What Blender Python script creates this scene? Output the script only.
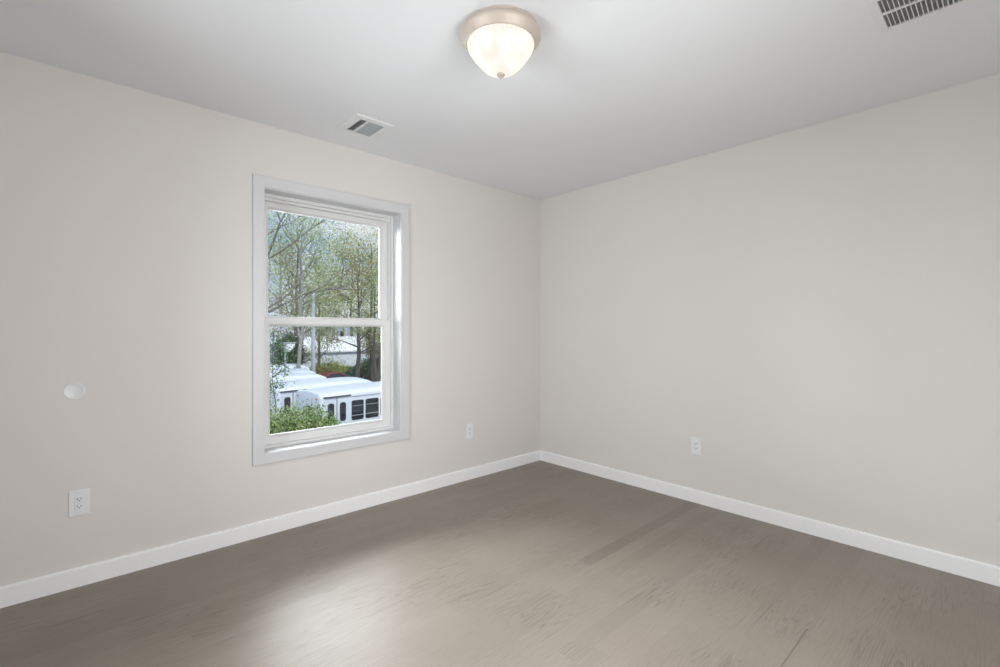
import bpy, bmesh, math, random
from mathutils import Vector, Matrix

for o in list(bpy.data.objects):
    bpy.data.objects.remove(o, do_unlink=True)
S = bpy.context.scene
COL = S.collection
R = math.radians

# ------------------------------------------------------------------ camera, sky, sun, daylight, exposure
cam = bpy.data.cameras.new('camera')
cam.sensor_width = 36.0
cam.lens = 470.2 / 1000 * 36
cam.shift_y = -0.003
cam.clip_start = 0.02
cam.clip_end = 500
cam_o = bpy.data.objects.new('camera', cam)
COL.objects.link(cam_o)
cam_o.location = (0, 0, 1.216)
cam_o.rotation_euler = (R(90), 0, R(47.49 - 90))
S.camera = cam_o

S.view_settings.view_transform = 'Standard'
S.view_settings.look = 'None'
S.view_settings.gamma = 1.0
S.view_settings.exposure = 0.0
S.view_settings.use_curve_mapping = False

W = bpy.data.worlds.new('sky')
S.world = W
W.use_nodes = True
wn, wl = W.node_tree.nodes, W.node_tree.links
wn.clear()
w_out = wn.new('ShaderNodeOutputWorld')
w_bg = wn.new('ShaderNodeBackground')
w_tc = wn.new('ShaderNodeTexCoord')
w_map = wn.new('ShaderNodeMapping')
w_map.inputs['Scale'].default_value = (2.2, 2.2, 5.0)
w_no = wn.new('ShaderNodeTexNoise')
w_no.inputs['Scale'].default_value = 1.6
w_no.inputs['Detail'].default_value = 5
w_cr = wn.new('ShaderNodeValToRGB')
w_cr.color_ramp.elements[0].position = 0.42
w_cr.color_ramp.elements[0].color = (0.42, 0.62, 0.95, 1)
w_cr.color_ramp.elements[1].position = 0.62
w_cr.color_ramp.elements[1].color = (0.90, 0.94, 1.0, 1)
wl.new(w_tc.outputs['Generated'], w_map.inputs['Vector'])
wl.new(w_map.outputs['Vector'], w_no.inputs['Vector'])
wl.new(w_no.outputs['Fac'], w_cr.inputs['Fac'])
wl.new(w_cr.outputs['Color'], w_bg.inputs['Color'])
w_bg.inputs['Strength'].default_value = 0.95
wl.new(w_bg.outputs[0], w_out.inputs[0])


def lamp(name, kind, loc, rot=(0, 0, 0), energy=10, color=(1, 1, 1), size=None, size_y=None, radius=None, spread=180):
    d = bpy.data.lights.new(name, kind)
    d.energy = energy
    d.color = color
    if kind == 'AREA':
        d.shape = 'RECTANGLE'
        d.size = size
        d.size_y = size_y
        d.spread = R(spread)
    if radius is not None:
        d.shadow_soft_size = radius
    o = bpy.data.objects.new(name, d)
    COL.objects.link(o)
    o.location = loc
    o.rotation_euler = rot
    return o


sun = lamp('sun', 'SUN', (0, 0, 30), (R(40), 0, R(-9)), 3.1, (1.0, 0.96, 0.9))
sun.data.angle = R(6)
# daylight through window_1; fill lamps in added openings, window_2_added and the open doorway
lamp('daylight_window', 'AREA', (1.313, 3.62, 1.75), (R(-62), 0, 0), 106, (0.94, 0.97, 1.0), 1.5, 1.6, spread=110)
lamp('daylight_horizon', 'AREA', (1.313, 3.40, 1.20), (R(-86), 0, 0), 6, (0.94, 0.97, 1.0), 1.0, 1.5, spread=95)
lamp('added_side_fill', 'AREA', (-1.05, 1.55, 1.27), (R(90), 0, R(-90)), 39, (0.97, 0.985, 1.0), 0.9, 1.52, spread=145)  # added fill lamp outside a made-up, unseen window
lamp('added_doorway_fill', 'AREA', (0.98, -0.62, 1.10), (R(90), 0, 0), 32.5, (0.97, 0.985, 1.0), 0.8, 1.85, spread=150)  # fill lamp added behind the made-up doorway

S.cycles.caustics_reflective = False

# ------------------------------------------------------------------ materials


def new_mat(name):
    m = bpy.data.materials.new(name)
    m.use_nodes = True
    nt = m.node_tree
    nt.nodes.clear()
    out = nt.nodes.new('ShaderNodeOutputMaterial')
    return m, nt, out


def N(nt, kind, **kw):
    n = nt.nodes.new(kind)
    for k, v in kw.items():
        if k in n.inputs:
            n.inputs[k].default_value = v
        else:
            setattr(n, k, v)
    return n


def mat(name, col, rough=0.5, metal=0.0, var=0.03, scale=40.0, bump=0.0, bscale=300.0, spec=0.5, coat=0.0):
    """painted / plastic / metal surface with a faint procedural variation"""
    m, nt, out = new_mat(name)
    b = N(nt, 'ShaderNodeBsdfPrincipled')
    b.inputs['Roughness'].default_value = rough
    b.inputs['Metallic'].default_value = metal
    b.inputs['Specular IOR Level'].default_value = spec
    b.inputs['Coat Weight'].default_value = coat
    tc = N(nt, 'ShaderNodeTexCoord')
    no = N(nt, 'ShaderNodeTexNoise', Scale=scale, Detail=4.0)
    nt.links.new(tc.outputs['Object'], no.inputs['Vector'])
    mx = N(nt, 'ShaderNodeMix', data_type='RGBA')
    mx.inputs[6].default_value = tuple(c * (1 - var) for c in col) + (1,)
    mx.inputs[7].default_value = tuple(min(1, c * (1 + var)) for c in col) + (1,)
    nt.links.new(no.outputs['Fac'], mx.inputs[0])
    nt.links.new(mx.outputs[2], b.inputs['Base Color'])
    if bump:
        n2 = N(nt, 'ShaderNodeTexNoise', Scale=bscale, Detail=3.0)
        nt.links.new(tc.outputs['Object'], n2.inputs['Vector'])
        bp = N(nt, 'ShaderNodeBump', Strength=bump, Distance=0.002)
        nt.links.new(n2.outputs['Fac'], bp.inputs['Height'])
        nt.links.new(bp.outputs[0], b.inputs['Normal'])
    nt.links.new(b.outputs[0], out.inputs[0])
    return m


M = {}
M['wall'] = mat('wall_paint', (0.73, 0.70, 0.675), 0.75, var=0.012, scale=3, bump=0.08, bscale=260, spec=0.2)
M['ceiling'] = mat('ceiling_paint', (0.82, 0.83, 0.85), 0.9, var=0.01, scale=3, bump=0.05, bscale=260, spec=0.1)
M['trim'] = mat('white_trim_paint_shaded', (0.66, 0.66, 0.675), 0.4, var=0.01, spec=0.4)  # darker copy of the baseboard white, casing shade put into the colour
M['base'] = mat('white_trim_paint_lit', (0.92, 0.92, 0.93), 0.4, var=0.01, spec=0.4)  # same white as the casing, brighter light put into the colour
M['vinyl'] = mat('white_vinyl', (0.76, 0.755, 0.75), 0.4, var=0.01, spec=0.4)
M['plate'] = mat('white_plastic', (0.80, 0.81, 0.83), 0.35, var=0.01)
M['slot'] = mat('dark_slot', (0.03, 0.03, 0.03), 0.6)
M['vent'] = mat('white_enamel', (0.80, 0.80, 0.80), 0.45, var=0.01)
M['duct'] = mat('grey_duct_shade', (0.24, 0.24, 0.24), 0.8, var=0.1)  # shade inside the vents given as a flat grey
M['nickel'] = mat('brushed_nickel', (0.55, 0.475, 0.41), 0.55, metal=0.3, var=0.05, scale=60)
M['hall'] = mat('hall_paint', (0.7, 0.68, 0.65), 0.8)
M['bus'] = mat('white_fibreglass', (0.68, 0.74, 0.82), 0.35, var=0.03, scale=2)
M['tint'] = mat('tinted_window_glass', (0.018, 0.02, 0.03), 0.12, var=0.1)
M['black'] = mat('black_rubber', (0.025, 0.025, 0.028), 0.6, var=0.1)
M['steel'] = mat('grey_steel', (0.42, 0.45, 0.48), 0.45, metal=0.3)
M['palepole'] = mat('pale_galvanised', (0.50, 0.54, 0.57), 0.5)
M['amber'] = mat('amber_lens', (0.5, 0.12, 0.03), 0.3)
M['redpaint'] = mat('red_car_paint', (0.20, 0.02, 0.03), 0.3, coat=0.5)
M['silverpaint'] = mat('pale_van_paint', (0.55, 0.62, 0.72), 0.3, coat=0.5)
M['asphalt'] = mat('asphalt', (0.11, 0.11, 0.115), 0.9, var=0.25, scale=6)
M['greenmesh'] = mat('green_privacy_mesh', (0.03, 0.15, 0.125), 0.8, var=0.15, scale=4)
M['siding'] = None
M['shingle'] = mat('pale_roofing', (0.72, 0.74, 0.78), 0.8, var=0.05, scale=5)
M['greyroof'] = mat('grey_roofing', (0.40, 0.41, 0.44), 0.8, var=0.1, scale=5)


def siding_mat(name, col):
    m, nt, out = new_mat(name)
    b = N(nt, 'ShaderNodeBsdfPrincipled', Roughness=0.6)
    tc = N(nt, 'ShaderNodeTexCoord')
    wv = N(nt, 'ShaderNodeTexWave', wave_type='BANDS', bands_direction='Z', wave_profile='SAW', Scale=1.6)
    nt.links.new(tc.outputs['Object'], wv.inputs['Vector'])
    cr = N(nt, 'ShaderNodeValToRGB')
    cr.color_ramp.elements[0].color = tuple(c * 0.78 for c in col) + (1,)
    cr.color_ramp.elements[0].position = 0.0
    cr.color_ramp.elements[1].color = tuple(col) + (1,)
    cr.color_ramp.elements[1].position = 0.25
    nt.links.new(wv.outputs['Fac'], cr.inputs[0])
    nt.links.new(cr.outputs[0], b.inputs['Base Color'])
    bp = N(nt, 'ShaderNodeBump', Strength=0.4, Distance=0.03)
    nt.links.new(wv.outputs['Fac'], bp.inputs['Height'])
    nt.links.new(bp.outputs[0], b.inputs['Normal'])
    nt.links.new(b.outputs[0], out.inputs[0])
    return m


M['siding'] = siding_mat('white_lap_siding', (0.66, 0.71, 0.77))
M['siding_b'] = siding_mat('pale_blue_siding', (0.60, 0.66, 0.72))


def leaf_mat(name, cols, trans=0.3):
    m, nt, out = new_mat(name)
    g = N(nt, 'ShaderNodeNewGeometry')
    cr = N(nt, 'ShaderNodeValToRGB')
    e = cr.color_ramp.elements
    while len(e) < len(cols):
        e.new(0.5)
    for i, c in enumerate(cols):
        e[i].position = i / (len(cols) - 1)
        e[i].color = tuple(c) + (1,)
    nt.links.new(g.outputs['Random Per Island'], cr.inputs[0])
    d = N(nt, 'ShaderNodeBsdfDiffuse')
    t = N(nt, 'ShaderNodeBsdfTranslucent')
    mx = N(nt, 'ShaderNodeMixShader')
    mx.inputs[0].default_value = trans
    nt.links.new(cr.outputs[0], d.inputs[0])
    nt.links.new(cr.outputs[0], t.inputs[0])
    nt.links.new(d.outputs[0], mx.inputs[1])
    nt.links.new(t.outputs[0], mx.inputs[2])
    nt.links.new(mx.outputs[0], out.inputs[0])
    return m


M['leaf_mid'] = leaf_mat('mid_green_leaves', [(0.08, 0.17, 0.05), (0.24, 0.38, 0.13), (0.42, 0.56, 0.20), (0.58, 0.62, 0.32)])
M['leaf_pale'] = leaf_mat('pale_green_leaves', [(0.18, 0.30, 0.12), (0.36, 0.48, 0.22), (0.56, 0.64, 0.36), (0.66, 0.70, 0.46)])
M['leaf_yellow'] = leaf_mat('yellow_green_leaves', [(0.14, 0.22, 0.05), (0.42, 0.50, 0.14), (0.62, 0.62, 0.20), (0.66, 0.50, 0.20)])
M['leaf_olive'] = leaf_mat('olive_autumn_leaves', [(0.10, 0.13, 0.05), (0.28, 0.30, 0.11), (0.46, 0.42, 0.18), (0.50, 0.30, 0.16)])
M['leaf_dark'] = leaf_mat('dark_green_leaves', [(0.05, 0.112, 0.056), (0.1, 0.213, 0.1), (0.188, 0.338, 0.15), (0.275, 0.425, 0.2)])
M['leaf_evergreen'] = leaf_mat('evergreen_leaves', [(0.015, 0.035, 0.02), (0.03, 0.07, 0.035), (0.06, 0.12, 0.055), (0.12, 0.20, 0.09)])
M['leaf_shrub'] = leaf_mat('bright_shrub_leaves', [(0.05, 0.10, 0.03), (0.16, 0.28, 0.08), (0.36, 0.48, 0.17), (0.60, 0.66, 0.33)])
M['bark'] = mat('grey_bark', (0.17, 0.15, 0.135), 0.9, var=0.3, scale=6)
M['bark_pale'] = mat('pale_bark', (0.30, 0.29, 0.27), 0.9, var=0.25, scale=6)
M['bark_dark'] = mat('dark_bark', (0.09, 0.08, 0.075), 0.9, var=0.3, scale=6)


def glass_mat():
    m, nt, out = new_mat('clear_window_glass')
    t = N(nt, 'ShaderNodeBsdfTransparent')
    t.inputs[0].default_value = (0.97, 0.985, 0.98, 1)
    g = N(nt, 'ShaderNodeBsdfGlossy', Roughness=0.0)
    f = N(nt, 'ShaderNodeFresnel', IOR=1.45)
    mx = N(nt, 'ShaderNodeMixShader')
    nt.links.new(f.outputs[0], mx.inputs[0])
    nt.links.new(t.outputs[0], mx.inputs[1])
    nt.links.new(g.outputs[0], mx.inputs[2])
    nt.links.new(mx.outputs[0], out.inputs[0])
    return m


M['glass'] = glass_mat()


def bowl_mat():
    """lit frosted glass with pressed vertical ribs round the upper part"""
    m, nt, out = new_mat('lit_ribbed_frosted_glass')
    tc = N(nt, 'ShaderNodeTexCoord')
    sx = N(nt, 'ShaderNodeSeparateXYZ')
    nt.links.new(tc.outputs['Object'], sx.inputs[0])
    at = N(nt, 'ShaderNodeMath', operation='ARCTAN2')
    nt.links.new(sx.outputs[1], at.inputs[0])
    nt.links.new(sx.outputs[0], at.inputs[1])
    mu = N(nt, 'ShaderNodeMath', operation='MULTIPLY')
    mu.inputs[1].default_value = 48
    nt.links.new(at.outputs[0], mu.inputs[0])
    sn = N(nt, 'ShaderNodeMath', operation='SINE')
    nt.links.new(mu.outputs[0], sn.inputs[0])
    no = N(nt, 'ShaderNodeTexNoise', Scale=14.0, Detail=1.0)
    nt.links.new(tc.outputs['Object'], no.inputs['Vector'])
    cr = N(nt, 'ShaderNodeValToRGB')
    cr.color_ramp.elements[0].position = 0.35
    cr.color_ramp.elements[0].color = (0.88, 0.82, 0.73, 1)
    cr.color_ramp.elements[1].position = 0.62
    cr.color_ramp.elements[1].color = (1.0, 0.97, 0.88, 1)
    nt.links.new(no.outputs['Fac'], cr.inputs[0])
    em = N(nt, 'ShaderNodeEmission')
    ms = N(nt, 'ShaderNodeMath', operation='MULTIPLY_ADD')
    ms.inputs[1].default_value = 0.05
    ms.inputs[2].default_value = 1.12
    nt.links.new(sn.outputs[0], ms.inputs[0])
    nt.links.new(cr.outputs[0], em.inputs[0])
    nt.links.new(ms.outputs[0], em.inputs[1])
    gl = N(nt, 'ShaderNodeBsdfGlossy', Roughness=0.2)
    gl.inputs[0].default_value = (0.04, 0.04, 0.04, 1)
    ad = N(nt, 'ShaderNodeAddShader')
    nt.links.new(em.outputs[0], ad.inputs[0])
    nt.links.new(gl.outputs[0], ad.inputs[1])
    nt.links.new(ad.outputs[0], out.inputs[0])
    return m


M['bowl'] = bowl_mat()


def floor_mat():
    m, nt, out = new_mat('grey_stained_oak_boards')
    L = nt.links
    tc = N(nt, 'ShaderNodeTexCoord')
    sx = N(nt, 'ShaderNodeSeparateXYZ')
    L.new(tc.outputs['Object'], sx.inputs[0])

    def mth(op, a, b=None, c=None):
        n = N(nt, 'ShaderNodeMath', operation=op)
        for i, v in enumerate((a, b, c)):
            if v is None:
                continue
            if isinstance(v, (int, float)):
                n.inputs[i].default_value = v
            else:
                L.new(v, n.inputs[i])
        return n.outputs[0]

    PW, PL = 0.077, 1.15
    yy = mth('SUBTRACT', sx.outputs[1], 1.477)
    yr = mth('DIVIDE', yy, PW)
    row = mth('FLOOR', yr)
    fy = mth('FRACT', yr)
    wn1 = N(nt, 'ShaderNodeTexWhiteNoise', noise_dimensions='1D')
    L.new(row, wn1.inputs['W'])
    xo = mth('MULTIPLY', wn1.outputs['Value'], PL * 3.3)
    xr = mth('DIVIDE', mth('ADD', sx.outputs[0], xo), PL)
    colm = mth('FLOOR', xr)
    fx = mth('FRACT', xr)
    cv = N(nt, 'ShaderNodeCombineXYZ')
    L.new(row, cv.inputs[0])
    L.new(colm, cv.inputs[1])
    wn2 = N(nt, 'ShaderNodeTexWhiteNoise', noise_dimensions='2D')
    L.new(cv.outputs[0], wn2.inputs['Vector'])
    rnd = wn2.outputs['Value']
    # per-board grain field: long contour figures running along the board
    gx = mth('MULTIPLY_ADD', rnd, 37.0, mth('MULTIPLY', sx.outputs[0], 0.65))
    gy = mth('MULTIPLY_ADD', rnd, 91.0, mth('MULTIPLY', sx.outputs[1], 10.0))
    gv = N(nt, 'ShaderNodeCombineXYZ')
    L.new(gx, gv.inputs[0])
    L.new(gy, gv.inputs[1])
    n1 = N(nt, 'ShaderNodeTexNoise', Scale=1.3, Detail=2.0, Roughness=0.45)
    L.new(gv.outputs[0], n1.inputs['Vector'])
    ring = mth('SINE', mth('MULTIPLY', n1.outputs['Fac'], 125.0))
    ring = mth('POWER', mth('MULTIPLY_ADD', ring, 0.5, 0.5), 5.0)
    # fine pores
    pv = N(nt, 'ShaderNodeCombineXYZ')
    L.new(mth('MULTIPLY', sx.outputs[0], 14.0), pv.inputs[0])
    L.new(mth('MULTIPLY', sx.outputs[1], 260.0), pv.inputs[1])
    n2 = N(nt, 'ShaderNodeTexNoise', Scale=1.0, Detail=3.0)
    L.new(pv.outputs[0], n2.inputs['Vector'])
    # blotchy stain
    n3 = N(nt, 'ShaderNodeTexNoise', Scale=1.7, Detail=3.0)
    L.new(tc.outputs['Object'], n3.inputs['Vector'])
    # where the ring figure shows strongly
    n4 = N(nt, 'ShaderNodeTexNoise', Scale=2.4, Detail=1.0)
    L.new(tc.outputs['Object'], n4.inputs['Vector'])
    amt = N(nt, 'ShaderNodeMapRange')
    amt.inputs[1].default_value = 0.40
    amt.inputs[2].default_value = 0.66
    L.new(n4.outputs['Fac'], amt.inputs[0])
    ringa = mth('MULTIPLY', ring, amt.outputs[0])
    v = mth('MULTIPLY_ADD', rnd, 0.09, 0.955)
    v = mth('MULTIPLY_ADD', ringa, -0.22, v)
    v = mth('MULTIPLY_ADD', mth('SUBTRACT', n2.outputs['Fac'], 0.5), 0.34, v)
    v = mth('MULTIPLY_ADD', mth('SUBTRACT', n3.outputs['Fac'], 0.5), 0.16, v)
    # board seams
    ey = mth('MINIMUM', fy, mth('SUBTRACT', 1.0, fy))
    ex = mth('MINIMUM', fx, mth('SUBTRACT', 1.0, fx))
    seam = mth('MAXIMUM', mth('LESS_THAN', ey, 0.010), mth('LESS_THAN', ex, 0.0010))
    v = mth('MULTIPLY_ADD', seam, -0.10, v)
    # one board run that took the stain darker
    isrow = mth('COMPARE', row, 0.0, 0.1)
    inx = mth('GREATER_THAN', sx.outputs[0], mth('MULTIPLY_ADD', n2.outputs['Fac'], 0.12, 1.93))
    v = mth('MULTIPLY_ADD', mth('MULTIPLY', isrow, inx), -0.17, v)
    # an open joint near the camera
    gap = mth('MULTIPLY', mth('COMPARE', sx.outputs[1], 0.566, 0.0035),
              mth('MULTIPLY', mth('LESS_THAN', sx.outputs[0], 2.22), mth('GREATER_THAN', sx.outputs[0], 1.2)))
    v = mth('MULTIPLY_ADD', gap, -0.3, v)
    base = N(nt, 'ShaderNodeMix', data_type='RGBA')
    base.inputs[6].default_value = (0.250, 0.209, 0.171, 1)
    base.inputs[7].default_value = (0.285, 0.249, 0.216, 1)
    L.new(n3.outputs['Fac'], base.inputs[0])
    vm = N(nt, 'ShaderNodeVectorMath', operation='SCALE')
    L.new(base.outputs[2], vm.inputs[0])
    L.new(v, vm.inputs['Scale'])
    b = N(nt, 'ShaderNodeBsdfPrincipled')
    L.new(vm.outputs[0], b.inputs['Base Color'])
    L.new(mth('MULTIPLY_ADD', n2.outputs['Fac'], 0.12, 0.36), b.inputs['Roughness'])
    b.inputs['Specular IOR Level'].default_value = 0.23
    bp = N(nt, 'ShaderNodeBump', Strength=0.25, Distance=0.0015)
    hgt = mth('MULTIPLY_ADD', seam, -0.6, mth('MULTIPLY_ADD', ringa, -0.7, mth('MULTIPLY', n2.outputs['Fac'], 0.5)))
    L.new(hgt, bp.inputs['Height'])
    L.new(bp.outputs[0], b.inputs['Normal'])
    L.new(b.outputs[0], out.inputs[0])
    return m


M['floor'] = floor_mat()

# ------------------------------------------------------------------ mesh helpers


class MB:
    """collects shapes, then links them as ONE mesh object"""

    def __init__(self):
        self.v, self.f = [], []

    def add(self, vs, fs):
        n = len(self.v)
        self.v += [tuple(p) for p in vs]
        self.f += [tuple(i + n for i in q) for q in fs]

    def box(self, x0, x1, y0, y1, z0, z1):
        self.add([(x0, y0, z0), (x1, y0, z0), (x1, y1, z0), (x0, y1, z0), (x0, y0, z1), (x1, y0, z1), (x1, y1, z1), (x0, y1, z1)],
                 [(0, 3, 2, 1), (4, 5, 6, 7), (0, 1, 5, 4), (1, 2, 6, 5), (2, 3, 7, 6), (3, 0, 4, 7)])

    def ring(self, x0, x1, z0, z1, w, y0, y1, wt=None, wb=None):
        """mitred rectangular frame in the XZ plane, w wide inwards, from y0 to y1"""
        wt = w if wt is None else wt
        wb = w if wb is None else wb
        o = [(x0, z0), (x1, z0), (x1, z1), (x0, z1)]
        i = [(x0 + w, z0 + wb), (x1 - w, z0 + wb), (x1 - w, z1 - wt), (x0 + w, z1 - wt)]
        vs = [(p[0], y0, p[1]) for p in o] + [(p[0], y0, p[1]) for p in i] + [(p[0], y1, p[1]) for p in o] + [(p[0], y1, p[1]) for p in i]
        fs = []
        for k in range(4):
            n = (k + 1) % 4
            fs += [(k, n, n + 4, k + 4), (k + 8, k + 12, n + 12, n + 8), (k, k + 8, n + 8, n), (k + 4, n + 4, n + 12, k + 12)]
        self.add(vs, fs)

    def prism(self, pts, axis, a, b):
        """polygon pts extruded from a to b along axis (0,1,2); pts are the two other coordinates in order"""
        def mk(p, t):
            q = [p[0], p[1]]
            q.insert(axis, t)
            return tuple(q)
        n = len(pts)
        vs = [mk(p, a) for p in pts] + [mk(p, b) for p in pts]
        fs = [tuple(range(n))[::-1], tuple(range(n, 2 * n))]
        fs += [(k, (k + 1) % n, n + (k + 1) % n, n + k) for k in range(n)]
        self.add(vs, fs)

    def splay(self, x0, x1, z0, z1, w, y0, y1, y2):
        """sloped glazing bead: outer edge at y0, inner edge w further in at y1, flat back at y2"""
        o = [(x0, z0), (x1, z0), (x1, z1), (x0, z1)]
        i = [(x0 + w, z0 + w), (x1 - w, z0 + w), (x1 - w, z1 - w), (x0 + w, z1 - w)]
        vs = [(p[0], y0, p[1]) for p in o] + [(p[0], y1, p[1]) for p in i] + [(p[0], y2, p[1]) for p in o] + [(p[0], y2, p[1]) for p in i]
        fs = []
        for k in range(4):
            n = (k + 1) % 4
            fs += [(k, n, n + 4, k + 4), (k + 8, k + 12, n + 12, n + 8), (k, k + 8, n + 8, n), (k + 4, n + 4, n + 12, k + 12)]
        self.add(vs, fs)

    def lathe(self, prof, seg=48, c=(0, 0, 0), axis=2):
        rings = []
        vs = []
        for r, h in prof:
            if r < 1e-6:
                rings.append([len(vs)])
                vs.append((0, 0, h))
            else:
                rings.append(list(range(len(vs), len(vs) + seg)))
                vs += [(r * math.cos(2 * math.pi * k / seg), r * math.sin(2 * math.pi * k / seg), h) for k in range(seg)]
        fs = []
        for A, B in zip(rings, rings[1:]):
            for k in range(seg):
                a0, a1 = A[k % len(A)], A[(k + 1) % len(A)]
                b0, b1 = B[k % len(B)], B[(k + 1) % len(B)]
                q = []
                for t in (a0, a1, b1, b0):
                    if t not in q:
                        q.append(t)
                if len(q) > 2:
                    fs.append(tuple(q))
        if axis == 1:
            vs = [(x, -z, y) for x, y, z in vs]
        elif axis == 0:
            vs = [(z, x, y) for x, y, z in vs]
        self.add([(x + c[0], y + c[1], z + c[2]) for x, y, z in vs], fs)

    def tube(self, pts, rads, seg=7):
        pts = [Vector(p) for p in pts]
        if isinstance(rads, (int, float)):
            rads = [rads] * len(pts)
        vs, fs = [], []
        u = None
        for i, p in enumerate(pts):
            d = (pts[min(i + 1, len(pts) - 1)] - pts[max(i - 1, 0)]).normalized()
            if u is None:
                u = d.orthogonal().normalized()
            else:
                u = (u - d * u.dot(d))
                u = u.normalized() if u.length > 1e-6 else d.orthogonal().normalized()
            w = d.cross(u)
            for k in range(seg):
                a = 2 * math.pi * k / seg
                vs.append(p + (u * math.cos(a) + w * math.sin(a)) * rads[i])
        for i in range(len(pts) - 1):
            for k in range(seg):
                n = (k + 1) % seg
                fs.append((i * seg + k, i * seg + n, (i + 1) * seg + n, (i + 1) * seg + k))
        fs.append(tuple(range(seg))[::-1])
        fs.append(tuple(range((len(pts) - 1) * seg, len(pts) * seg)))
        self.add(vs, fs)

    def build(self, name, m, parent=None, bevel=0.0, smooth=False, loc=None, segs=2, fix=True):
        me = bpy.data.meshes.new(name)
        me.from_pydata(self.v, [], self.f)
        if fix or bevel:
            bm = bmesh.new()
            bm.from_mesh(me)
            bmesh.ops.recalc_face_normals(bm, faces=bm.faces)
            if bevel:
                es = [e for e in bm.edges if len(e.link_faces) == 2 and e.calc_face_angle(0) > 0.5]
                bmesh.ops.bevel(bm, geom=es, offset=bevel, segments=segs, profile=0.6, affect='EDGES', clamp_overlap=True)
            bm.to_mesh(me)
            bm.free()
        me.materials.append(m)
        if smooth:
            me.shade_smooth()
            me.set_sharp_from_angle(angle=R(38))
        o = bpy.data.objects.new(name, me)
        COL.objects.link(o)
        if parent:
            o.parent = parent
        if loc:
            o.location = loc
        return o


def tag(o, label, cat, group=None, kind=None):
    o['label'] = label
    o['category'] = cat
    if group:
        o['group'] = group
    if kind:
        o['kind'] = kind
    return o


def thing(name, label, cat, loc=(0, 0, 0), rz=0.0, group=None, kind=None):
    o = bpy.data.objects.new(name, None)
    o.empty_display_size = 0.1
    COL.objects.link(o)
    o.location = loc
    o.rotation_euler = (0, 0, rz)
    return tag(o, label, cat, group, kind)


def copy_tree(o, parent=None):
    c = o.copy()
    COL.objects.link(c)
    if parent:
        c.parent = parent
    for ch in list(o.children):
        copy_tree(ch, c)
    return c


# ------------------------------------------------------------------ the room
XW, YW, H = 3.267, 3.004, 2.44        # inner faces of the two walls in view, ceiling height
X0, Y0 = -0.72, -0.30                 # the two walls behind the camera
T = 0.21                              # wall thickness
WX0, WX1, WZ0, WZ1 = 0.845, 1.781, 0.480, 2.070   # rough opening of window_1


def wall_y(name, y0, y1, xa, xb, ox0, ox1, oz0, oz1, label):
    b = MB()
    b.box(xa, ox0, y0, y1, 0, H)
    b.box(ox1, xb, y0, y1, 0, H)
    if oz0 > 0:
        b.box(ox0, ox1, y0, y1, 0, oz0)
    b.box(ox0, ox1, y0, y1, oz1, H)
    return tag(b.build(name, M['wall']), label, 'wall', kind='structure')


wall_y('wall_north', YW, YW + T, X0 - T, XW + T, WX0, WX1, WZ0, WZ1, 'off-white painted wall holding the window')
b = MB()
b.box(XW, XW + T, Y0 - T, YW, 0, H)
tag(b.build('wall_east', M['wall']), 'plain off-white painted wall without a window', 'wall', kind='structure')
wall_y('wall_south', Y0 - T, Y0, X0, XW, 0.55, 1.41, 0, 2.05, 'off-white wall with an added open doorway behind the viewer')  # doorway made up so the hall fill lamp can reach the room
b = MB()
oy0, oy1 = 1.082, 2.018  # opening for the added side window
b.box(X0 - T, X0, Y0 - T, oy0, 0, H)
b.box(X0 - T, X0, oy1, YW, 0, H)
b.box(X0 - T, X0, oy0, oy1, 0, WZ0)
b.box(X0 - T, X0, oy0, oy1, WZ1, H)
tag(b.build('wall_west', M['wall']), 'off-white painted side wall with an added second window', 'wall', kind='structure')
b = MB()
b.box(X0 - T, XW + T, Y0 - T, YW + T, -0.2, 0)
tag(b.build('floor', M['floor']), 'grey-brown stained narrow oak board floor', 'floor', kind='structure')
b = MB()
b.box(X0 - T, XW + T, Y0 - T, YW + T, H, H + 0.2)
tag(b.build('ceiling', M['ceiling']), 'flat matte white ceiling', 'ceiling', kind='structure')

# unseen hallway, added to close off the doorway fill lamp
b = MB()
hy0, hy1, hx0, hx1 = Y0 - T - 1.3, Y0 - T, 0.2, 1.8
b.box(hx0 - 0.1, hx0, hy0, hy1, 0, H)
b.box(hx1, hx1 + 0.1, hy0, hy1, 0, H)
b.box(hx0 - 0.1, hx1 + 0.1, hy0 - 0.1, hy0, 0, H)
b.box(hx0 - 0.1, hx1 + 0.1, hy0 - 0.1, hy1, H, H + 0.2)
b.box(hx0 - 0.1, hx1 + 0.1, hy0 - 0.1, hy1, -0.2, 0)
tag(b.build('wall_hall_added', M['hall']), 'short unseen hallway added beyond the made-up doorway', 'wall', kind='structure')
b = MB()
for x0, x1 in ((0.55 - 0.06, 0.55), (1.41, 1.41 + 0.06)):
    b.box(x0, x1, Y0, Y0 + 0.016, 0, 2.11)
b.box(0.55, 1.41, Y0, Y0 + 0.016, 2.05, 2.11)
tag(b.build('trim_1', M['trim'], bevel=0.002), 'white flat casing round the added open doorway', 'trim', kind='structure')  # casing belongs to the added doorway

BH, BT = 0.091, 0.014


def baseboard(name, pts, axis, a, bb, label):
    m = MB()
    m.prism(pts, axis, a, bb)
    return tag(m.build(name, M['base']), label, 'baseboard', kind='structure')


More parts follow.
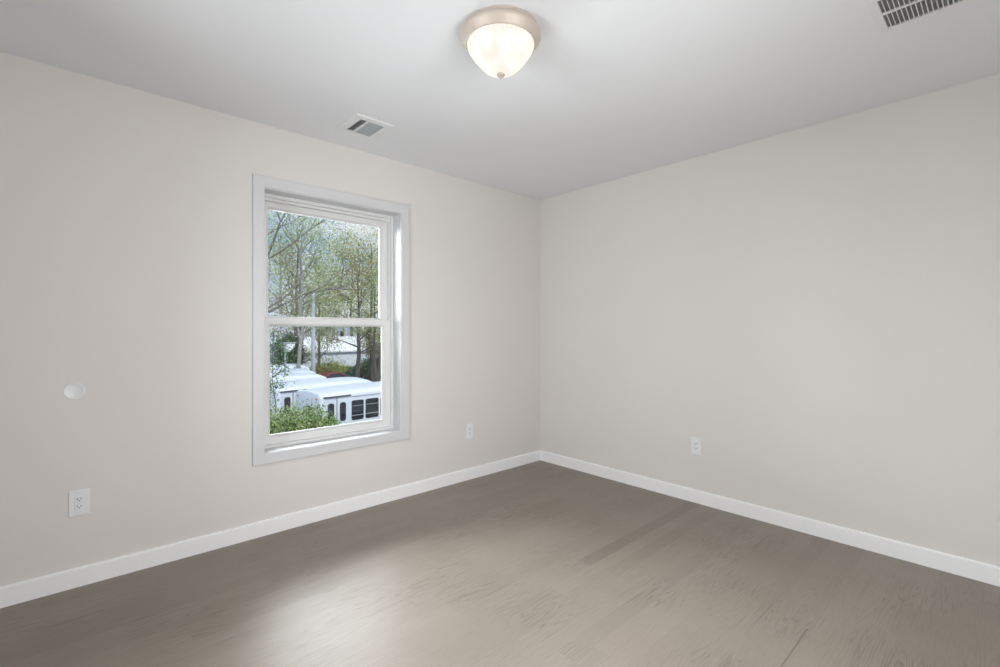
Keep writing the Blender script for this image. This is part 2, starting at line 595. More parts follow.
prof = lambda f, s: [(f, 0.001), (f + s * BT, 0.001), (f + s * BT, BH - 0.006), (f + s * (BT - 0.002), BH - 0.0015), (f + s * (BT - 0.006), BH), (f, BH)]
baseboard('baseboard_north', prof(YW, -1), 0, X0 + BT, XW, 'flat white baseboard running under the window')
baseboard('baseboard_east', prof(XW, -1), 1, Y0 + BT, YW - BT, 'flat white baseboard along the windowless wall')
baseboard('baseboard_west', prof(X0, 1), 1, Y0, YW, 'flat white baseboard along the side wall')
m = MB()
m.prism(prof(Y0, 1), 0, X0 + BT, 0.49)
m.prism(prof(Y0, 1), 0, 1.47, XW)
tag(m.build('baseboard_south', M['base']), 'flat white baseboard either side of the added doorway', 'baseboard', kind='structure')


# ------------------------------------------------------------------ window (local: x along the wall, y outwards, z up, origin at floor, inner wall face)
def build_window(name, loc, rz, label):
    root = thing(name, label, 'window', loc, rz, kind='structure')
    hw = 0.468                                  # half of the rough opening
    c = MB()
    c.ring(-0.524, 0.524, 0.426, 2.131, 0.0625, -0.017, 0.0, wt=0.066, wb=0.062)
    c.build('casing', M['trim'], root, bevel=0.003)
    j = MB()                                    # extension jamb
    j.ring(-hw, hw, WZ0, WZ1, 0.010, -0.006, 0.100, wt=0.010, wb=0.010)
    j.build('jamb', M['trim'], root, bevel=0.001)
    f = MB()                                    # vinyl main frame with stepped tracks
    f.ring(-hw, hw, WZ0, WZ1, 0.024, 0.100, 0.125, wt=0.030, wb=0.026)
    f.ring(-hw, hw, WZ0, WZ1, 0.033, 0.125, 0.160, wt=0.046, wb=0.030)
    f.ring(-hw, hw, WZ0, WZ1, 0.042, 0.160, 0.200, wt=0.058, wb=0.042)
    f.build('window_frame', M['vinyl'], root, bevel=0.0015)
    up = MB()
    up.ring(-0.432, 0.432, 1.262, 2.020, 0.034, 0.162, 0.190, wt=0.028, wb=0.032)
    up.splay(-0.398, 0.398, 1.294, 1.992, 0.012, 0.164, 0.176, 0.186)
    u = up.build('upper_sash', M['vinyl'], root, bevel=0.0015)
    g = MB()
    g.box(-0.388, 0.388, 0.178, 0.181, 1.304, 1.982)
    g.build('glass_pane', M['glass'], u)
    lo = MB()
    lo.ring(-0.436, 0.436, 0.508, 1.292, 0.038, 0.127, 0.157, wt=0.036, wb=0.042)
    lo.splay(-0.398, 0.398, 0.550, 1.256, 0.012, 0.129, 0.141, 0.152)
    l = lo.build('lower_sash', M['vinyl'], root, bevel=0.0015)
    g = MB()
    g.box(-0.388, 0.388, 0.143, 0.146, 0.560, 1.246)
    g.build('glass_pane', M['glass'], l)
    return root


build_window('window_1', ((WX0 + WX1) / 2, YW, 0), 0, 'white double-hung window with wide flat white casing')
build_window('window_2_added', (X0, 1.55, 0), R(90), 'unseen white double-hung window added in the side wall for fill light')  # made-up window, gives the side fill lamp an opening


# ------------------------------------------------------------------ things on the walls
def outlet(name, loc, rz, label):
    """plate 76 x 121 mm; local x along the wall, -y into the room, origin at plate centre"""
    r = thing(name, label, 'outlet', loc, rz, 'white wall outlets')
    p = MB()
    p.prism([(-0.038, -0.0605), (0.038, -0.0605), (0.038, 0.0605), (-0.038, 0.0605)], 1, -0.006, 0.0)
    p.build('faceplate', M['plate'], r, bevel=0.003)
    q = MB()
    q.prism([(-0.0165, -0.0335), (0.0165, -0.0335), (0.0165, 0.0335), (-0.0165, 0.0335)], 1, -0.0082, -0.0055)
    rc = q.build('receptacle', M['plate'], r, bevel=0.0008)
    s = MB()
    for zc in (-0.0185, 0.0150):
        s.box(-0.0075, -0.0052, -0.0086, -0.0080, zc, zc + 0.0085)
        s.box(0.0052, 0.0075, -0.0086, -0.0080, zc + 0.001, zc + 0.0085)
        s.lathe([(0, 0.0080), (0.0026, 0.0080), (0.0026, 0.0086), (0, 0.0086)], 12, (0, 0, zc - 0.004), axis=1)
    s.build('slots', M['slot'], rc)
    for z in (-0.048, 0.048):
        w = MB()
        w.lathe([(0, 0.0058), (0.0034, 0.0058), (0.0030, 0.0070), (0, 0.0072)], 12, (0, 0, z), axis=1)
        w.build('screw', M['vent'], r)
    return r


outlet('wall_outlet', (0.036, YW, 0.397), 0, 'white wall outlet below the round blank cover')
outlet('wall_outlet', (2.411, YW, 0.394), 0, 'white wall outlet between the window and the room corner')
outlet('wall_outlet', (XW, 1.512, 0.400), R(-90), 'white wall outlet on the windowless wall')

b = MB()
b.lathe([(0, 0.0045), (0.0335, 0.0042), (0.0345, 0.0048), (0.0375, 0.0045), (0.0395, 0.0025), (0.0395, 0.0)], 48, (0, 0, 0), axis=1)
tag(b.build('blank_cover', M['plate'], None, smooth=True, loc=(0.018, YW, 0.929)), 'small round white blank cover on the wall beside the window', 'wall cover')

# ceiling light -------------------------------------------------------
LX, LY = 1.298, 1.412
r = thing('ceiling_light', 'round flush ceiling light with nickel rim and lit glass bowl', 'ceiling light', (LX, LY, H))
b = MB()
b.lathe([(0, 0), (0.152, 0), (0.153, -0.012), (0.158, -0.016), (0.163, -0.024), (0.163, -0.034), (0.160, -0.040), (0.149, -0.054), (0.146, -0.060), (0.1415, -0.063), (0.136, -0.060), (0.134, -0.045), (0, -0.045)], 72)
b.build('rim', M['nickel'], r, smooth=True)
b = MB()
b.lathe([(0.132, -0.050), (0.1365, -0.062), (0.135, -0.072), (0.127, -0.088), (0.116, -0.104), (0.103, -0.121), (0.089, -0.138), (0.072, -0.155), (0.051, -0.168), (0.028, -0.176), (0.010, -0.179), (0, -0.180)], 72)
b.build('glass_bowl', M['bowl'], r, smooth=True)
sp = lamp('ceiling_lamp_light', 'SPOT', (LX, LY, H - 0.215), (0, 0, 0), 18, (1.0, 0.97, 0.93), radius=0.12)
sp.data.spot_size = R(165)
sp.data.spot_blend = 1.0
b = MB()
b.lathe([(0, -0.178), (0.016, -0.179), (0.018, -0.183), (0.014, -0.188), (0.006, -0.190), (0.0055, -0.195), (0.003, -0.199), (0, -0.200)], 24)
b.build('finial', M['nickel'], r, smooth=True)

# supply register near the window -------------------------------------
vx, vy = 1.316, 2.633
r = thing('ceiling_register', 'small white louvred register on the ceiling above the window', 'air vent', (vx, vy, H))


def flat_ring(mb, x0, x1, y0, y1, w, z0, z1):
    t = MB()
    t.ring(x0, x1, y0, y1, w, z0, z1)
    mb.add([(p[0], p[2], p[1]) for p in t.v], t.f)


f = MB()
flat_ring(f, -0.118, 0.118, -0.137, 0.137, 0.043, -0.008, 0.0)
f.box(-0.035, -0.026, -0.094, 0.094, -0.010, -0.001)
f.build('frame', M['vent'], r, bevel=0.002)
b = MB()
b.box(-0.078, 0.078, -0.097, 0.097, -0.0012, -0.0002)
b.build('duct_dark_sheet', M['duct'], r)  # flat grey sheet standing for the shade behind the louvers
lv = MB()
for k in range(13):
    y = -0.088 + k * 0.0146
    lv.add([(-0.025, y, -0.0015), (0.074, y, -0.0015), (0.074, y + 0.005, -0.0085), (-0.025, y + 0.005, -0.0085),
            (-0.025, y + 0.0012, -0.0015), (0.074, y + 0.0012, -0.0015), (0.074, y + 0.0062, -0.0085), (-0.025, y + 0.0062, -0.0085)],
           [(0, 1, 2, 3), (7, 6, 5, 4), (0, 4, 5, 1), (3, 2, 6, 7), (0, 3, 7, 4), (1, 5, 6, 2)])
for k in range(3):
    x = -0.072 + k * 0.0125
    lv.add([(x, -0.094, -0.0015), (x, 0.094, -0.0015), (x - 0.006, 0.094, -0.0085), (x - 0.006, -0.094, -0.0085),
            (x + 0.0012, -0.094, -0.0015), (x + 0.0012, 0.094, -0.0015), (x - 0.0048, 0.094, -0.0085), (x - 0.0048, -0.094, -0.0085)],
           [(0, 1, 2, 3), (7, 6, 5, 4), (0, 4, 5, 1), (3, 2, 6, 7), (0, 3, 7, 4), (1, 5, 6, 2)])
lv.build('louvers', M['steel'], r)

# return grille at the top right --------------------------------------
r = thing('return_grille', 'large white slatted return grille on the ceiling, cut by the photo edge', 'air vent', (2.2, 0.135, H))
f = MB()
gx0, gx1, gy0, gy1 = -0.235, 0.232, -0.335, 0.205
flat_ring(f, gx0 - 0.030, gx1 + 0.030, gy0 - 0.030, gy1 + 0.030, 0.030, -0.008, 0.0)
for x in (0.112, -0.003, -0.118):
    f.box(x - 0.004, x + 0.004, gy0, gy1, -0.010, -0.001)
f.build('frame', M['vent'], r, bevel=0.0015)
b = MB()
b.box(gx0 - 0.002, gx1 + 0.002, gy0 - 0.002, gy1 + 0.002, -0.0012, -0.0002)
b.build('duct_dark_sheet', M['duct'], r)  # grey sheet in place of a shaded hollow behind the slats
lv = MB()
k = 0
while gy1 - 0.004 - k * 0.0138 > gy0 + 0.008:
    y = gy1 - 0.010 - k * 0.0138
    lv.add([(gx0, y, -0.0015), (gx1, y, -0.0015), (gx1, y - 0.004, -0.0095), (gx0, y - 0.004, -0.0095),
            (gx0, y + 0.0012, -0.0015), (gx1, y + 0.0012, -0.0015), (gx1, y - 0.0020, -0.0095), (gx0, y - 0.0020, -0.0095)],
           [(0, 1, 2, 3), (7, 6, 5, 4), (0, 4, 5, 1), (3, 2, 6, 7), (0, 3, 7, 4), (1, 5, 6, 2)])
    k += 1
lv.build('louvers', M['vent'], r)

# ------------------------------------------------------------------ outside
LOT = -4.13
b = MB()
b.box(-90, 130, 3.6, 190, LOT - 0.3, LOT)
tag(b.build('ground', M['asphalt']), 'grey asphalt parking lot below the window', 'ground', kind='structure')


def rrect(x0, x1, z0, z1, rad, n=4):
    pts = []
    for cx, cz, a0 in ((x1 - rad, z0 + rad, -90), (x1 - rad, z1 - rad, 0), (x0 + rad, z1 - rad, 90), (x0 + rad, z0 + rad, 180)):
        for k in range(n + 1):
            a = R(a0 + 90 * k / n)
            pts.append((cx + rad * math.cos(a), cz + rad * math.sin(a)))
    return pts


def make_bus(label):
    """shuttle bus; local x rear (0) to front, y near side (0) to far side, z up from the ground"""
    root = thing('shuttle_bus', label, 'bus', group='white shuttle buses in the lot')
    L, Wd = 5.3, 2.3

    def section(x, top, ins, zb=0.42):
        pts = [(ins, zb), (ins, 1.4), (ins, top - 0.26)]
        for k in range(1, 7):
            a = R(90 * k / 6)
            pts.append((ins + 0.30 * (1 - math.cos(a)), top - 0.26 + 0.20 * math.sin(a)))
        pts.append((Wd / 2, top))
        half = pts
        full = half + [(Wd - p[0], p[1]) for p in reversed(half[:-1])]
        return [(x, p[0], p[1]) for p in full]

    bd = MB()
    st = [section(0.0, 2.74, 0.07), section(0.03, 2.80, 0.02), section(0.10, 2.83, -0.015), section(0.22, 2.83, -0.015), section(0.24, 2.80, 0.0),
          section(2.0, 2.86, 0.0), section(L - 0.9, 2.88, 0.0), section(L - 0.5, 2.84, 0.01), section(L - 0.15, 2.70, 0.05), section(L, 2.50, 0.12)]
    n = len(st[0])
    vs = [p for s in st for p in s]
    fs = []
    for i in range(len(st) - 1):
        for k in range(n):
            q = (k + 1) % n
            fs.append((i * n + k, i * n + q, (i + 1) * n + q, (i + 1) * n + k))
    fs += [tuple(range(n))[::-1], tuple(range((len(st) - 1) * n, len(st) * n))]
    bd.add(vs, fs)
    bd.build('body', M['bus'], root, smooth=True)
    cb = MB()                                     # lower driver's cab and bonnet at the front
    cp = [(L - 0.1, 0.42), (L + 1.75, 0.42), (L + 1.80, 0.95), (L + 1.70, 1.15), (L + 0.95, 1.30), (L + 0.25, 2.05), (L - 0.1, 2.10)]
    cb.prism(cp, 1, 0.18, Wd - 0.18)
    cb.build('cab', M['bus'], root, bevel=0.06)
    ws = MB()
    ws.add([(L + 0.93, 0.30, 1.34), (L + 0.93, Wd - 0.30, 1.34), (L + 0.33, Wd - 0.36, 1.99), (L + 0.33, 0.36, 1.99),
            (L + 0.96, 0.30, 1.36), (L + 0.96, Wd - 0.30, 1.36), (L + 0.36, Wd - 0.36, 2.01), (L + 0.36, 0.36, 2.01)],
           [(0, 1, 2, 3), (7, 6, 5, 4), (0, 4, 5, 1), (1, 5, 6, 2), (2, 6, 7, 3), (3, 7, 4, 0)])
    ws.build('windshield', M['tint'], root)
    for x0, x1 in ((1.40, 1.97), (2.07, 2.72), (2.82, 3.47), (3.57, 4.22), (4.32, 4.90)):
        for ya, yb, sg in ((-0.022, 0.012, -1), (Wd - 0.012, Wd + 0.022, 1)):
            w = MB()
            w.prism(rrect(x0, x1, 1.52, 2.36, 0.08), 1, ya, yb)
            wo = w.build('side_window', M['tint'], root)
            y = ya - 0.006 if sg < 0 else yb
            t = MB()
            t.box(x0 + 0.02, x1 - 0.02, y, y + 0.006, 2.115, 2.135)
            t.build('slider_bar', M['steel'], wo)
            t = MB()
            t.box(x0 + 0.01, x1 - 0.01, y, y + 0.006, 1.705, 1.735)
            t.build('lower_bar', M['steel'], wo)
    d = MB()
    d.ring(0.19, 1.25, 0.55, 2.58, 0.025, -0.020, 0.005)
    do = d.build('double_door', M['bus'], root)
    for x0, x1, z0 in ((0.32, 0.60, 1.56), (0.86, 1.13, 1.56)):
        w = MB()
        w.prism(rrect(x0, x1, z0, 2.34, 0.10), 1, -0.024, 0.010)
        w.build('door_window', M['tint'], do)
    p = MB()
    p.box(0.70, 0.745, -0.035, 0.005, 0.6, 2.57)
    p.build('door_post', M['steel'], do)
    p = MB()
    p.prism([(-0.05, 2.575), (0.005, 2.575), (0.005, 2.625), (-0.03, 2.625)], 0, 0.12, 1.36)
    p.build('drip_rail', M['black'], root)
    p = MB()
    p.box(1.42, 4.9, -0.022, 0.005, 2.52, 2.545)
    p.build('side_gutter', M['steel'], root)
    w = MB()
    w.prism(rrect(0.70, 1.22, 1.70, 2.20, 0.10), 0, -0.012, 0.09)
    w.build('rear_window', M['tint'], root)
    for y in (0.30, Wd - 0.30):
        q = MB()
        q.prism(rrect(y - 0.06, y + 0.06, 2.50, 2.56, 0.02), 0, -0.012, 0.075)
        q.build('marker_light', M['amber'], root)
        q = MB()
        q.prism(rrect(y - 0.09, y + 0.09, 0.85, 1.15, 0.05), 0, -0.012, 0.075)
        q.build('tail_light', M['amber'], root)
    q = MB()
    q.box(-0.16, 0.06, 0.10, Wd - 0.10, 0.45, 0.66)
    q.build('rear_bumper', M['black'], root, bevel=0.03)
    for x in (1.75, L + 0.95):
        for y in (0.02, Wd - 0.28):
            q = MB()
            q.lathe([(0, 0.0), (0.20, 0.0), (0.24, -0.02), (0.37, -0.02), (0.40, 0.03), (0.40, 0.19), (0.37, 0.24), (0, 0.24)], 28)
            vv = [(p0 + x, p2 + y, p1 + 0.40) for p0, p1, p2 in q.v]
            q.v = vv
            q.build('wheel', M['black'], root, smooth=True)
    return root


proto = make_bus('white shuttle bus whose double doors and large dark side windows show fully')
spots = [(7.48, 18.92, 5, None),
         (6.80, 22.05, 8, 'white shuttle bus directly behind the one with large windows, wide roof showing'),
         (5.97, 26.50, 5, 'white shuttle bus with a row of dark windows showing just over another roof'),
         (6.70, 30.00, 5, 'white shuttle bus second from the trees, thin strip of roof showing'),
         (8.00, 34.90, 4, 'small-looking white shuttle bus parked last in the row, against the trees')]
for i, (x, y, a, lab) in enumerate(spots):
    o = proto if i == 0 else copy_tree(proto)
    o.location = (x, y, LOT)
    o.rotation_euler = (0, 0, R(a))
    if lab:
        o['label'] = lab


def make_car(name, label, paint, loc, rz, van=False):
    root = thing(name, label, 'car', loc, rz)
    Wd = 1.8
    if van:
        low = [(-2.4, 0.3), (2.5, 0.3), (2.55, 0.85), (2.35, 1.08), (1.55, 1.22), (-2.4, 1.22)]
        top = [(1.50, 1.20), (0.75, 1.95), (0.4, 2.02), (-2.3, 2.02), (-2.4, 1.20)]
    else:
        low = [(-2.25, 0.3), (2.2, 0.3), (2.25, 0.6), (2.1, 0.78), (1.0, 0.92), (-1.6, 0.95), (-2.2, 0.90)]
        top = [(0.95, 0.90), (0.15, 1.38), (-0.9, 1.42), (-1.75, 0.93)]
    m_ = MB()
    m_.prism(low, 1, 0, Wd)
    m_.build('body', paint, root, bevel=0.06)
    t = MB()
    n = len(top)
    vs = [(x, 0.05 + 0.16 * (z - top[0][1]), z) for x, z in top] + [(x, Wd - 0.05 - 0.16 * (z - top[0][1]), z) for x, z in top]
    t.add(vs, [tuple(range(n))[::-1], tuple(range(n, 2 * n))] + [(k, (k + 1) % n, n + (k + 1) % n, n + k) for k in range(n)])
    t.build('cabin', paint, root, bevel=0.05)
    gl = MB()
    (xa, za), (xb, zb) = top[0], top[1]
    lerp = lambda u: (xa + (xb - xa) * u + 0.03, za + (zb - za) * u + 0.03)
    (x1, z1), (x2, z2) = lerp(0.08), lerp(0.92)
    gl.add([(x1, 0.14, z1), (x1, Wd - 0.14, z1), (x2, Wd - 0.22, z2), (x2, 0.22, z2), (x1 - 0.05, 0.14, z1 - 0.05), (x1 - 0.05, Wd - 0.14, z1 - 0.05), (x2 - 0.05, Wd - 0.22, z2 - 0.05), (x2 - 0.05, 0.22, z2 - 0.05)],
           [(0, 1, 2, 3), (7, 6, 5, 4), (0, 4, 5, 1), (1, 5, 6, 2), (2, 6, 7, 3), (3, 7, 4, 0)])
    gl.build('windshield', M['tint'], root)
    zt, zl = max(p[1] for p in top) - 0.12, top[0][1] + 0.06
    for ya, s in ((0.02, 1), (Wd - 0.02, -1)):
        off = 0.16 * (zt - top[0][1])
        x_f, x_b = top[0][0] - 0.25, top[-1][0] + 0.3
        xt_f, xt_b = top[1][0] - 0.1, (top[-2][0] + 0.1)
        g = MB()
        g.add([(x_f, ya, zl), (x_b, ya, zl), (xt_b, ya + s * off, zt), (xt_f, ya + s * off, zt),
               (x_f, ya + s * 0.06, zl), (x_b, ya + s * 0.06, zl), (xt_b, ya + s * (off + 0.06), zt), (xt_f, ya + s * (off + 0.06), zt)],
              [(0, 1, 2, 3), (7, 6, 5, 4), (0, 4, 5, 1), (1, 5, 6, 2), (2, 6, 7, 3), (3, 7, 4, 0)])
        g.build('side_window', M['tint'], root)
    for x in (-1.4, 1.45):
        for y in (0.0, Wd - 0.22):
            q = MB()
            q.lathe([(0, 0.0), (0.18, 0.0), (0.30, -0.015), (0.33, 0.03), (0.33, 0.17), (0.30, 0.22), (0, 0.22)], 24)
            q.v = [(p0 + x, p2 + y, p1 + 0.33) for p0, p1, p2 in q.v]
            q.build('wheel', M['black'], root, smooth=True)
    return root


make_car('red_car', 'dark red car parked by the green fence', M['redpaint'], (18.7, 42.6, LOT), R(4))

# fence with green screening -------------------------------------------
r = thing('screened_fence', 'low green-screened fence along the back of the lot', 'fence', (10.0, 46.6, LOT))
b = MB()
b.box(0, 26, -0.02, 0.02, 0.06, 1.55)
b.build('screen_panel', M['greenmesh'], r)
b = MB()
b.tube([(0, -0.03, 1.58), (26, -0.03, 1.58)], 0.025, 8)
b.build('top_rail', M['palepole'], r)
for k in range(11):
    b = MB()
    b.tube([(k * 2.6, -0.06, 0), (k * 2.6, -0.06, 1.72)], 0.045, 8)
    b.build('post', M['palepole'], r)

# buildings --------------------------------------------------------------


def house(label, x0, x1, y0, y1, eave, ridge, wallm, roofm, gable_x=False, wins=()):
    root = thing('white_building', label, 'building', ((x0 + x1) / 2, y0, LOT))
    hx, dy = (x1 - x0) / 2, y1 - y0
    e, g = eave - LOT, ridge - LOT
    w = MB()
    if gable_x:                                    # gable end faces the viewer
        w.prism([(-hx, 0), (hx, 0), (hx, e), (0, g), (-hx, e)], 1, 0, dy)
    else:
        w.prism([(0, 0), (dy, 0), (dy, e), (dy / 2, g), (0, e)], 0, -hx, hx)
    w.build('wall', wallm, root)
    rf = MB()
    if gable_x:
        sl = (g - e) / hx
        for s in (-1, 1):
            rf.prism([(0, g + 0.05), (s * (hx + 0.3), e - 0.3 * sl + 0.05), (s * (hx + 0.3), e - 0.3 * sl + 0.23), (0, g + 0.23)], 1, -0.3, dy + 0.3)
    else:
        sl = (g - e) / (dy / 2)
        for a, c in ((0, -0.3), (dy, dy + 0.3)):
            rf.prism([(dy / 2, g + 0.05), (c, e - 0.3 * sl + 0.05), (c, e - 0.3 * sl + 0.23), (dy / 2, g + 0.23)], 0, -hx - 0.3, hx + 0.3)
    rf.build('roof', roofm, root)
    for (wx, wz, ww, wh) in wins:
        t = MB()
        t.ring(wx - ww / 2, wx + ww / 2, wz - wh / 2 - LOT, wz + wh / 2 - LOT, 0.09, -0.05, 0.02)
        f_ = t.build('window', M['trim'], root)
        t = MB()
        t.box(wx - ww / 2 + 0.09, wx + ww / 2 - 0.09, -0.02, 0.01, wz - wh / 2 + 0.09 - LOT, wz + wh / 2 - 0.09 - LOT)
        t.build('pane', M['tint'], f_)
    return root


house('long low white building with siding behind the green fence', 20.5, 31.5, 59.5, 69.5, -1.55, 0.15, M['siding'], M['shingle'])
house('tall white gabled house beyond the low white building', 32.6, 40.2, 82.0, 92.0, 0.2, 3.2, M['siding_b'], M['greyroof'], True, [(0.0, 0.6, 0.9, 1.3)])
house('pale house with a long roof standing behind the floodlight trees', 16.0, 25.0, 70.0, 80.0, 0.6, 3.4, M['siding_b'], M['greyroof'], False, [(1.5, -0.6, 1.0, 1.4)])

# lamp post and utility pole --------------------------------------------
r = thing('lot_lamp', 'white parking lot floodlight on a pole in front of dark foliage', 'street lamp', (8.85, 27.3, LOT))
b = MB()
b.tube([(0, 0, 0), (0, 0, 4.40)], [0.07, 0.05], 10)
b.build('pole', M['steel'], r, smooth=True)
b = MB()
b.prism([(-0.05, 4.62), (0.46, 4.60), (0.42, 4.40), (0.15, 4.16), (-0.02, 4.40)], 1, -0.22, 0.22)
b.build('lamp_head', M['vent'], r, bevel=0.02)
b = MB()
b.box(-0.16, 0.52, -0.26, 0.26, 4.64, 4.69)
b.build('hood', M['steel'], r)

r = thing('utility_pole', 'tall pale grey pole standing behind the buses', 'pole', (15.35, 40.3, LOT))
b = MB()
b.tube([(0, 0, 0), (0, 0, 5), (0, 0, 8.6)], [0.19, 0.16, 0.13], 12)
b.build('shaft', M['palepole'], r, smooth=True)
b = MB()
b.lathe([(0, 8.6), (0.15, 8.6), (0.15, 8.68), (0, 8.74)], 12)
b.build('cap', M['steel'], r)

# ------------------------------------------------------------------ trees and shrubs


def leaf_cloud(rng, centres, per, sig, size):
    vs, fs = [], []
    for c in centres:
        for _ in range(per):
            p = Vector((c[0] + rng.gauss(0, sig), c[1] + rng.gauss(0, sig), c[2] + rng.gauss(0, sig * 0.8)))
            a = Vector((rng.gauss(0, 1), rng.gauss(0, 1), rng.gauss(0, 0.7))).normalized()
            d = a.orthogonal().normalized()
            d = (d * math.cos(rng.random() * 6.28) + a.cross(d) * math.sin(rng.random() * 6.28)).normalized()
            w = a.cross(d)
            s = size * rng.uniform(0.6, 1.3)
            n = len(vs)
            vs += [tuple(p - d * s * 0.6), tuple(p + w * s * 0.33 - d * s * 0.05), tuple(p + d * s * 0.6), tuple(p - w * s * 0.33 - d * s * 0.05)]
            fs.append((n, n + 1, n + 2, n + 3))
    return vs, fs


def tree(name, label, x, y, h, spread, seed, tr, leaf, bark, lsize, per, crown=0.35, nb=11, lean=(0, 0), fork=False, limbs=(), z=LOT, sig=None, group='trees beyond the lot'):
    rng = random.Random(seed)
    root = thing(name, label, name if name == 'sapling' else 'tree', (x, y, z), 0, group)
    wood = MB()
    tips = []

    def branch(p0, d, length, rad, depth):
        n = 4
        pts, rr = [p0], [rad]
        p = p0.copy()
        dd = d.copy()
        for k in range(n):
            dd = (dd + Vector((rng.gauss(0, 0.16), rng.gauss(0, 0.16), rng.gauss(0.05, 0.12)))).normalized()
            p = p + dd * length / n
            pts.append(p.copy())
            rr.append(rad * (1 - 0.8 * (k + 1) / n))
        wood.tube(pts, rr, 6 if depth < 2 else 4)
        if depth >= 2:
            tips.extend([pts[2], pts[3], pts[4]])
        else:
            m_ = 5 if depth == 1 else 4
            for k in range(m_):
                t = rng.uniform(0.3, 1.0)
                i = min(int(t * n), n - 1)
                q = pts[i].lerp(pts[i + 1], t * n - i)
                sd = (dd + Vector((rng.gauss(0, 0.8), rng.gauss(0, 0.8), rng.gauss(0.1, 0.5)))).normalized()
                branch(q, sd, length * rng.uniform(0.38, 0.6), max(0.012, rad * 0.45), depth + 1)
            tips.append(pts[-1])

    npt = 9
    tp, trr = [], []
    for k in range(npt):
        t = k / (npt - 1)
        tp.append(Vector((lean[0] * t + (rng.gauss(0, 0.05) * h * 0.12 if 0 < k else 0), lean[1] * t + (rng.gauss(0, 0.05) * h * 0.12 if 0 < k else 0), h * (0.97 if not fork else 0.75) * t)))
        trr.append(tr * (1.25 if k == 0 else 1) * (1 - (0.85 if not fork else 0.5) * t))
    wood.tube(tp, trr, 9)
    if fork:
        for s in (-1, 1):
            branch(tp[-1], Vector((s * 0.42, 0.1, 1)).normalized(), h * 0.3, trr[-1] * 0.7, 1)
    for k in range(nb):
        t = crown + (0.97 - crown) * (k + rng.random() * 0.6) / nb
        i = min(int(t * (npt - 1)), npt - 2)
        p = tp[i].lerp(tp[i + 1], t * (npt - 1) - i)
        az = k * 2.4 + rng.uniform(-0.4, 0.4)
        up = 0.25 + 0.7 * t
        d = Vector((math.cos(az), math.sin(az), up)).normalized()
        env = math.sin(math.pi * min(1, 0.18 + 0.80 * (t - crown) / (1 - crown))) ** 0.7
        branch(p, d, spread * (0.45 + 0.6 * env), tr * 0.36 * (1.1 - t * 0.6), 1)
    for (px, pz, dx, dy, dz, ln, rd) in limbs:
        branch(Vector((px, 0, pz)), Vector((dx, dy, dz)).normalized(), ln, rd, 0)
    wood.build('trunk', bark, root, smooth=True, fix=False)
    vs, fs = leaf_cloud(rng, tips, per, sig or spread * 0.13, lsize)
    f_ = MB()
    f_.v, f_.f = vs, fs
    f_.build('foliage', leaf, root, fix=False)
    return root


def shrub(name, label, x, y, z0, rx, ry, rz, seed, leaf, lsize, n_stem, per, sig, group='shrubs outside', stem_h=None, cat='shrub'):
    rng = random.Random(seed)
    root = thing(name, label, cat, (x, y, z0), 0, group)
    wood = MB()
    tips = []
    sh = stem_h or rz
    for k in range(n_stem):
        a = rng.random() * 6.28
        u = rng.random() ** 0.5
        tx, ty = rx * u * math.cos(a), ry * u * math.sin(a)
        tz = (sh - rz) + rz * (0.25 + 0.75 * math.sqrt(max(0, 1 - u * u)) * rng.uniform(0.6, 1.0))
        wood.tube([(tx * 0.08, ty * 0.08, 0), (tx * 0.5, ty * 0.5, tz * 0.6), (tx, ty, tz)], [0.03, 0.018, 0.006], 5)
        for q in (0.62, 0.8, 0.92, 1.0):
            tips.append((tx * q, ty * q, max(tz * q, sh - rz)))
    wood.build('stems', M['bark'], root, fix=False)
    vs, fs = leaf_cloud(rng, tips, per, sig, lsize)
    f_ = MB()
    f_.v, f_.f = vs, fs
    f_.build('foliage', leaf, root, fix=False)
    return root


tree('tree', 'slender pale tree forking near the top of the window view', 11.75, 33.2, 14.6, 3.2, 3, 0.15, M['leaf_mid'], M['bark_pale'], 0.11, 11, crown=0.45, nb=9, fork=True, sig=0.6)
tree('tree', 'tree with long dark diagonal limbs crossing the upper sash', 7.2, 25.6, 14.5, 4.2, 5, 0.20, M['leaf_mid'], M['bark'], 0.09, 7, crown=0.45, nb=7, sig=0.7,
     limbs=[(0.3, 6.3, 1, 0.25, 0.42, 5.5, 0.08), (0.3, 9.0, 1, 0.2, 0.55, 4.5, 0.045), (0.2, 10.2, 1, 0.1, 0.6, 4.0, 0.04)])
tree('tree', 'straight grey-trunked tree behind the white buses', 15.0, 43.2, 15.0, 3.6, 11, 0.23, M['leaf_pale'], M['bark'], 0.14, 20, crown=0.28, nb=11, sig=0.85)
tree('tree', 'dark-trunked tree just beside the pale pole, nearer the floodlight', 15.75, 44.3, 13.0, 3.0, 12, 0.20, M['leaf_olive'], M['bark_dark'], 0.13, 28, crown=0.18, nb=10, sig=0.8)
tree('tree', 'tree with yellowing lower leaves between the pale pole and white siding', 17.7, 45.0, 11.5, 2.6, 13, 0.15, M['leaf_mid'], M['bark'], 0.13, 34, crown=0.10, nb=13, sig=0.65)
tree('tree', 'stout dark tree forking beside the white siding wall', 19.95, 41.4, 11.5, 3.0, 17, 0.24, M['leaf_olive'], M['bark_dark'], 0.13, 34, crown=0.27, nb=13, sig=0.7)
tree('tree', 'tall yellow-green tree behind the dark shrub on the fence', 22.3, 43.3, 14.5, 3.8, 19, 0.20, M['leaf_yellow'], M['bark_dark'], 0.14, 32, crown=0.26, nb=14, sig=0.9)
tree('tree', 'green tree against the window frame, in front of the yellow-green one', 18.6, 35.6, 9.5, 2.2, 23, 0.13, M['leaf_mid'], M['bark_dark'], 0.12, 14, crown=0.36, nb=9, sig=0.5)
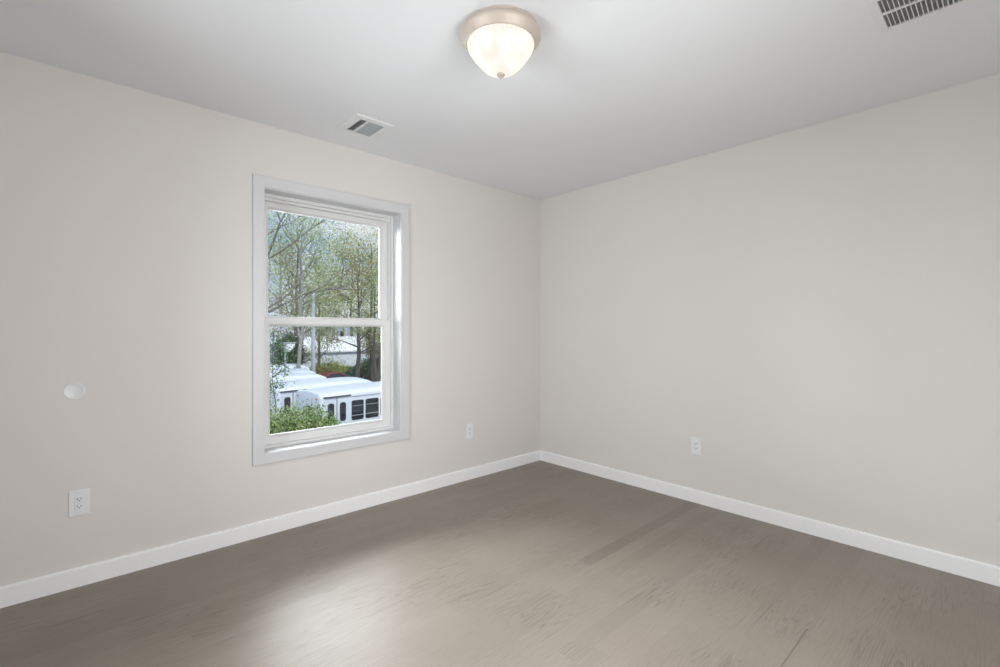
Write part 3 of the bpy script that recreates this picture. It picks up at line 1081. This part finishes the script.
shrub('tree', 'dense dark evergreen behind the floodlight', 13.2, 39.8, LOT, 1.1, 1.1, 3.3, 29, M['leaf_evergreen'], 0.12, 60, 40, 0.22, group='trees beyond the lot', stem_h=5.2, cat='tree')
shrub('tree', 'olive understory tree rising over the dark shrub by the fence', 23.4, 44.4, LOT, 2.1, 0.9, 3.0, 61, M['leaf_olive'], 0.13, 60, 22, 0.35, group='trees beyond the lot', stem_h=6.3, cat='tree')
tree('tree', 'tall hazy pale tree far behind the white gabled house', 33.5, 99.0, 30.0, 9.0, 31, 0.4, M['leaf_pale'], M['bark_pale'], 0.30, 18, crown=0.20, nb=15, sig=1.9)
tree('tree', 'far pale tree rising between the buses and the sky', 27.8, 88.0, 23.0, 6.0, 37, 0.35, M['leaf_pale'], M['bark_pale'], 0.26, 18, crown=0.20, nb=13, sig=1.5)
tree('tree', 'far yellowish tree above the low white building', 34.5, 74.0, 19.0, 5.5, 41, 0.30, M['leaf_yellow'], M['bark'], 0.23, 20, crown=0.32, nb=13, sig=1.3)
tree('sapling', 'thin leafy sapling standing in front of the second bus', 3.90, 12.83, 5.6, 0.30, 43, 0.028, M['leaf_dark'], M['bark_dark'], 0.055, 5, crown=0.68, nb=8, sig=0.12, group='young trees by the window')

shrub('shrub', 'bright green shrub rising below the window', 3.15, 9.55, LOT, 1.15, 0.8, 1.3, 51, M['leaf_shrub'], 0.045, 200, 44, 0.10, stem_h=3.86)
shrub('shrub', 'taller dark green shrub beside the bright shrub below the window', 2.85, 10.9, LOT, 0.40, 0.4, 2.2, 53, M['leaf_dark'], 0.060, 60, 22, 0.13, stem_h=5.0)
shrub('shrub', 'yellow-green shrub behind the red car', 18.8, 45.1, LOT, 1.9, 0.6, 1.0, 57, M['leaf_yellow'], 0.14, 50, 18, 0.25, stem_h=2.1)
shrub('shrub', 'dark green shrub growing against the green fence', 23.2, 45.2, LOT, 1.9, 0.6, 1.3, 59, M['leaf_dark'], 0.14, 60, 18, 0.28, stem_h=2.4)
